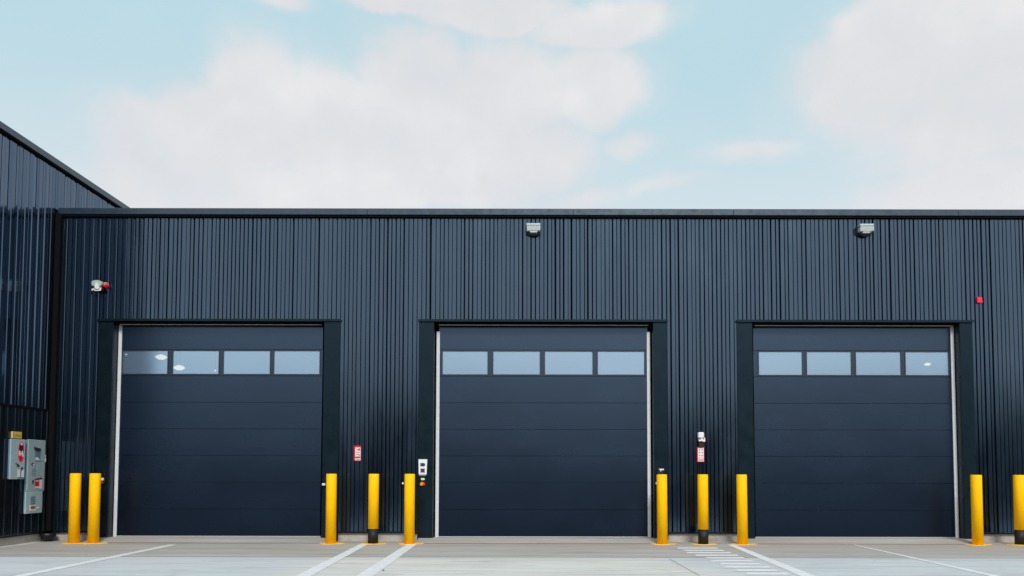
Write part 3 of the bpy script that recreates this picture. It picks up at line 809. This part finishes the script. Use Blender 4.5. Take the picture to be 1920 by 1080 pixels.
# box 2
D1 = 0.055; y0, y1, z0, z1 = cab(50, 83.5, 825, 962, D1)
A = empty('electrical_cabinet', (XL, (y0+y1)/2, z0), 'taller grey green electrical cabinet with meter window beside the corner', 'cabinet')
yw = (y1-y0)/2; hh = z1-z0
MB().box(0.004, D1-.02, -yw+.01, yw, 0.002, hh, .006).build('body', M['boxside'], A)
MB().box(D1-.0195, D1, -yw+.02, yw, hh*.30, hh+.004, .005).build('door', M['boxblue2'], A)
MB().box(D1-.0195, D1+.004, -yw-.01, yw-.05, 0, hh*.297, .005).build('lower_door', M['boxblue'], A)
patch(A, 'meter_visor', M['ink'], [(.34, .09), (.42, .10), (.72, .115), (.72, .155), (.42, .15), (.34, .12)], 3)
patch(A, 'meter_window', M['steelblue'], rect(.42, .72, .155, .27), 0)
patch(A, 'meter_label', M['signwhite'], [(.44, .24), (.54, .235), (.66, .26), (.66, .275), (.44, .275)], 2)
patch(A, 'seam', M['steelblue'], rect(.40, .98, .292, .297), 0)
patch(A, 'seam', M['steelblue'], rect(.445, .46, .297, .64), 0)
ci = [(0.30 + .07*math.cos(t), .335 + .022*math.sin(t)) for t in [2*math.pi*k/18 for k in range(18)]]
patch(A, 'lock', M['ink'], ci, 1)
ci = [(0.33 + .035*math.cos(t), .340 + .011*math.sin(t)) for t in [2*math.pi*k/14 for k in range(14)]]
patch(A, 'lock_face', M['plate'], ci, 2)
for v in (.40, .425, .45, .475): patch(A, 'vent_slot', M['steelblue'], rect(.28, .48, v, v + .008), 0)
patch(A, 'red_label', M['red'], rect(.46, .70, .54, .635), 1)
patch(A, 'white_label', M['signwhite'], rect(.70, .86, .545, .67), 1)
patch(A, 'white_label', M['signwhite'], rect(.46, .70, .636, .655), 1)
patch(A, 'label_text', M['signwhite'], rect(.50, .66, .555, .566), 2)
patch(A, 'label_shade', M['ink'], [(.42, .535), (.82, .515), (.86, .535), (.46, .540)], 2)
patch(A, 'latch', M['ink'], [(.30, .55), (.40, .55), (.38, .60), (.32, .60)], 1)
for v in (.77, .80, .83, .86): patch(A, 'vent_slot', M['steelblue'], rect(.24, .50, v, v + .018), 3)
patch(A, 'rating_plate', M['signwhite'], rect(.18, .56, .885, .965), 3)
patch(A, 'rating_print', M['ochredk'], [(.24, .905), (.34, .898), (.50, .900), (.52, .935), (.38, .945), (.26, .940)], 4)
patch(A, 'white_label', M['plate'], rect(.60, .72, .915, .945), 3)
MB().box(D1-.03, D1-.0, yw+.001, yw+.030, hh*.70, hh*.76, .004).build('hasp', M['plate'], A)
MB().box(D1-.03, D1-.0, yw+.001, yw+.022, hh*.77, hh*.80, .004).build('hasp', M['plate'], A)

# ================================================================== lamps seen through the door windows
def lamp(px, py, Y, wpx, lab):
    c = onY(px, py, Y); w = wpx/FPX*(Y+DC)/2
    A = empty('ceiling_lamp', (c.x, Y, c.z), lab, 'lamp', 'warm lamps hanging inside behind the door windows')
    g = MB(); g.lathe(0, 0, [(0, -w*.42), (w*.5, -w*.38), (w*.85, -w*.12), (w, 0), (w*.6, w*.30), (w*.15, w*.44), (0, w*.45)], 24); g.build('lamp_shade', M['lampglow'], A)
    g = MB(); g.tube([(0, 0, w*.45), (0, 0, ZC - .31 - c.z)], .004, 8); g.build('cord', M['gap'], A)
    return A
lamp(302, 669.5, 3.0, 22, 'warm lamp seen through the first window of the left door')
lamp(336, 689.5, 3.2, 22, 'warm lamp seen through the second window of the left door')
lamp(1739, 683.0, 6.0, 13, 'small warm lamp seen through the last window of the right door')
def spot(px, py, Y, lab):
    c = onY(px, py, Y); A = empty('spot_lamp', (c.x, Y, c.z), lab, 'lamp')
    g = MB(); g.lathe(0, 0, [(0, -.016), (.017, -.008), (.020, .008), (0, .018)], 16); g.build('bulb', M['lampglow'], A)
    g = MB(); g.tube([(0, 0, .018), (0, 0, ZC - .31 - c.z)], .004, 6); g.build('cord', M['gap'], A)
spot(236.5, 664.5, 2.0, 'tiny white light point in the first window of the left door')
spot(403.5, 695, 2.0, 'tiny white light point in the second window of the left door')

# a speck of litter on the yard
p = onG(719, 1070); tag(MB().lathe(p.x, p.y, [(.012, .001), (.016, .006), (.008, .012), (0, .014)], 9, sm=False).build('pebble', M['bandblk']), 'tiny dark pebble on the pale concrete in front of the bay lines', 'stone')

# ================================================================== sky and sun
SUN_EL, SUN_AZ = R(38), R(11)     # azimuth measured from -Y (viewer side) towards +X
sd = Vector((math.sin(SUN_AZ)*math.cos(SUN_EL), -math.cos(SUN_AZ)*math.cos(SUN_EL), math.sin(SUN_EL)))
sl = bpy.data.lights.new('sun', 'SUN'); sl.energy = 2.45; sl.angle = R(16); sl.color = (1.0, 0.965, 0.91)
so = bpy.data.objects.new('sun', sl); C.objects.link(so); so.rotation_euler = sd.to_track_quat('Z', 'Y').to_euler(); so.location = (10, -20, 30)

w = bpy.data.worlds.new("World"); sc.world = w; w.use_nodes = True
nt = w.node_tree; nt.nodes.clear()
out = N(nt, 'ShaderNodeOutputWorld'); bg = N(nt, 'ShaderNodeBackground'); L(nt, bg.outputs[0], out.inputs[0])
sky = N(nt, 'ShaderNodeTexSky', sky_type='NISHITA'); sky.sun_disc = False; sky.sun_elevation = SUN_EL
sky.sun_rotation = math.atan2(sd.x, sd.y); sky.altitude = 0; sky.air_density = 1.0; sky.dust_density = 1.5; sky.ozone_density = 1.0
bg.inputs[1].default_value = 0.10
tc = N(nt, 'ShaderNodeTexCoord'); dirv = tc.outputs['Generated']
K = 10.0   # background strength is 0.10, so cloud colours are scaled by ten
# turbulence that pushes the cloud outlines about
nz = N(nt, 'ShaderNodeTexNoise'); nz.inputs['Scale'].default_value = 4.6; nz.inputs['Detail'].default_value = 9; nz.inputs['Roughness'].default_value = 0.56
L(nt, dirv, nz.inputs['Vector'])
sb = N(nt, 'ShaderNodeVectorMath', operation='SUBTRACT'); L(nt, nz.outputs[1], sb.inputs[0]); sb.inputs[1].default_value = (.5, .5, .5)
scl = N(nt, 'ShaderNodeVectorMath', operation='SCALE'); L(nt, sb.outputs[0], scl.inputs[0]); scl.inputs[3].default_value = 0.07
wv = N(nt, 'ShaderNodeVectorMath', operation='ADD'); L(nt, dirv, wv.inputs[0]); L(nt, scl.outputs[0], wv.inputs[1])
def sdir(px, py): return ray(px, py).normalized()
def blob(px, py, rx, rz, soft=0.55, peak=1.0):
    c = sdir(px, py)
    a = N(nt, 'ShaderNodeVectorMath', operation='SUBTRACT'); L(nt, wv.outputs[0], a.inputs[0]); a.inputs[1].default_value = c
    b = N(nt, 'ShaderNodeVectorMath', operation='MULTIPLY'); L(nt, a.outputs[0], b.inputs[0])
    b.inputs[1].default_value = (FPX/rx, 1.5, FPX/rz)
    l = N(nt, 'ShaderNodeVectorMath', operation='LENGTH'); L(nt, b.outputs[0], l.inputs[0])
    m = N(nt, 'ShaderNodeMapRange'); m.interpolation_type = 'SMOOTHSTEP'
    m.inputs['From Min'].default_value = 1.0 + soft*.4; m.inputs['From Max'].default_value = 1.0 - soft
    m.inputs['To Min'].default_value = 0; m.inputs['To Max'].default_value = peak
    L(nt, l.outputs['Value'], m.inputs[0]); return m.outputs[0]
def mx(a, b):
    m = N(nt, 'ShaderNodeMath', operation='MAXIMUM'); L(nt, a, m.inputs[0]); L(nt, b, m.inputs[1]); return m.outputs[0]
blobs = [(330, 320, 170, 130), (500, 215, 130, 115), (420, 250, 150, 90), (640, 250, 200, 130), (790, 170, 150, 115), (960, 170, 170, 115), (1110, 160, 130, 80),
         (900, 280, 260, 90), (480, 370, 330, 60), (760, 350, 260, 60), (1120, 45, 160, 42), (930, 20, 200, 36), (760, 0, 130, 22),
         (1700, 140, 200, 125), (1820, 70, 240, 140), (1900, 200, 260, 100), (1650, 60, 90, 75), (1600, 180, 100, 60), (1420, 285, 130, 30, .62), (1850, 350, 240, 60, .9), (1700, 310, 120, 40, .6),
         (520, 8, 70, 22, .6), (1190, 275, 70, 36, .62), (1100, 365, 110, 26, .6), (1240, 350, 120, 20, .55)]
blobs = [(b[0], b[1], b[2]*1.12, b[3]*1.12, 0.95, b[4] if len(b) > 4 else 1.0) for b in blobs]
acc = None
for bb in blobs:
    o = blob(*bb); acc = o if acc is None else mx(acc, o)
fb = N(nt, 'ShaderNodeTexNoise'); fb.inputs['Scale'].default_value = 8.5; fb.inputs['Detail'].default_value = 10; fb.inputs['Roughness'].default_value = 0.60
L(nt, wv.outputs[0], fb.inputs['Vector'])
f1 = N(nt, 'ShaderNodeMath', operation='MULTIPLY_ADD'); L(nt, fb.outputs[0], f1.inputs[0]); f1.inputs[1].default_value = 0.75; L(nt, acc, f1.inputs[2])
f2 = N(nt, 'ShaderNodeMapRange'); f2.interpolation_type = 'SMOOTHSTEP'; f2.inputs['From Min'].default_value = 0.60; f2.inputs['From Max'].default_value = 1.10; f2.inputs['To Max'].default_value = 1.0
L(nt, f1.outputs[0], f2.inputs[0])
f3 = N(nt, 'ShaderNodeMapRange'); f3.interpolation_type = 'SMOOTHSTEP'; f3.inputs['From Min'].default_value = 0.36; f3.inputs['From Max'].default_value = 1.0; f3.inputs['To Max'].default_value = 0.42
L(nt, f1.outputs[0], f3.inputs[0]); acc = mx(f2.outputs[0], f3.outputs[0])
# relief: compare the turbulence here with the turbulence a little higher up
up = N(nt, 'ShaderNodeVectorMath', operation='ADD'); L(nt, wv.outputs[0], up.inputs[0]); up.inputs[1].default_value = (0.010, 0, 0.035)
fb2 = N(nt, 'ShaderNodeTexNoise'); fb2.inputs['Scale'].default_value = 5.0; fb2.inputs['Detail'].default_value = 7; fb2.inputs['Roughness'].default_value = 0.5
L(nt, up.outputs[0], fb2.inputs['Vector'])
fb3 = N(nt, 'ShaderNodeTexNoise'); fb3.inputs['Scale'].default_value = 5.0; fb3.inputs['Detail'].default_value = 7; fb3.inputs['Roughness'].default_value = 0.5
L(nt, wv.outputs[0], fb3.inputs['Vector'])
df = N(nt, 'ShaderNodeMath', operation='SUBTRACT'); L(nt, fb3.outputs[0], df.inputs[0]); L(nt, fb2.outputs[0], df.inputs[1])
n2 = N(nt, 'ShaderNodeMath', operation='MULTIPLY_ADD'); L(nt, df.outputs[0], n2.inputs[0]); n2.inputs[1].default_value = 1.5; n2.inputs[2].default_value = 0.5
mp = N(nt, 'ShaderNodeMapping'); mp.inputs['Scale'].default_value = (1, 1, 1.7); mp.inputs['Location'].default_value = (0.3, 0, 0.04); L(nt, dirv, mp.inputs[0])
# general veil for the rest of the dome
n3 = N(nt, 'ShaderNodeTexNoise'); n3.inputs['Scale'].default_value = 2.3; n3.inputs['Detail'].default_value = 6; n3.inputs['Roughness'].default_value = 0.5
L(nt, mp.outputs[0], n3.inputs['Vector'])
sp = N(nt, 'ShaderNodeSeparateXYZ'); L(nt, dirv, sp.inputs[0])
rear = N(nt, 'ShaderNodeMapRange'); rear.inputs['From Min'].default_value = 0.35; rear.inputs['From Max'].default_value = -0.15; L(nt, sp.outputs[1], rear.inputs[0])
rc = ramp(nt, n3.outputs[0], [(0.38, 0.35), (0.58, 0.95)])
rm = N(nt, 'ShaderNodeMath', operation='MULTIPLY'); L(nt, rear.outputs[0], rm.inputs[0]); L(nt, rc, rm.inputs[1])
dens = mx(acc, rm.outputs[0])
veil = ramp(nt, n3.outputs[0], [(0.35, 0.05), (0.7, 0.25)]); dens = mx(dens, veil)
k = lambda c: tuple(v*K for v in c)
cloud = ramp(nt, n2.outputs[0], [(0.22, (.765, .79, .81)), (0.48, (.835, .835, .845)), (0.72, (.93, .915, .905))])
# horizon haze over a pale cyan sky
el = N(nt, 'ShaderNodeMapRange'); el.interpolation_type = 'SMOOTHSTEP'; el.inputs['From Min'].default_value = 0.26; el.inputs['From Max'].default_value = 0.46; L(nt, sp.outputs[2], el.inputs[0])
haze = mixc(nt, el.outputs[0], (.72, .82, .86), (.52, .765, .85))
cs = N(nt, 'ShaderNodeVectorMath', operation='SCALE'); cs.inputs[3].default_value = K
base = mixc(nt, dens, haze, cloud)
# unseen sky behind the viewer brightened to add soft frontal fill
rb = N(nt, 'ShaderNodeMapRange'); rb.interpolation_type = 'SMOOTHSTEP'; rb.inputs['From Min'].default_value = 0.2; rb.inputs['From Max'].default_value = -0.6
rb.inputs['To Min'].default_value = 1.0; rb.inputs['To Max'].default_value = 1.30; L(nt, sp.outputs[1], rb.inputs[0])
bs = N(nt, 'ShaderNodeVectorMath', operation='SCALE'); L(nt, base, bs.inputs[0]); L(nt, rb.outputs[0], bs.inputs[3]); L(nt, bs.outputs[0], cs.inputs[0])
fin = mixc(nt, 0.88, sky.outputs[0], cs.outputs[0])
L(nt, fin, bg.inputs[0])

sc.render.engine = 'CYCLES'
sc.view_settings.view_transform = 'Standard'; sc.view_settings.look = 'None'; sc.view_settings.exposure = 0; sc.view_settings.gamma = 1
sc.cycles.use_denoising = True
sc.cycles.max_bounces = 8
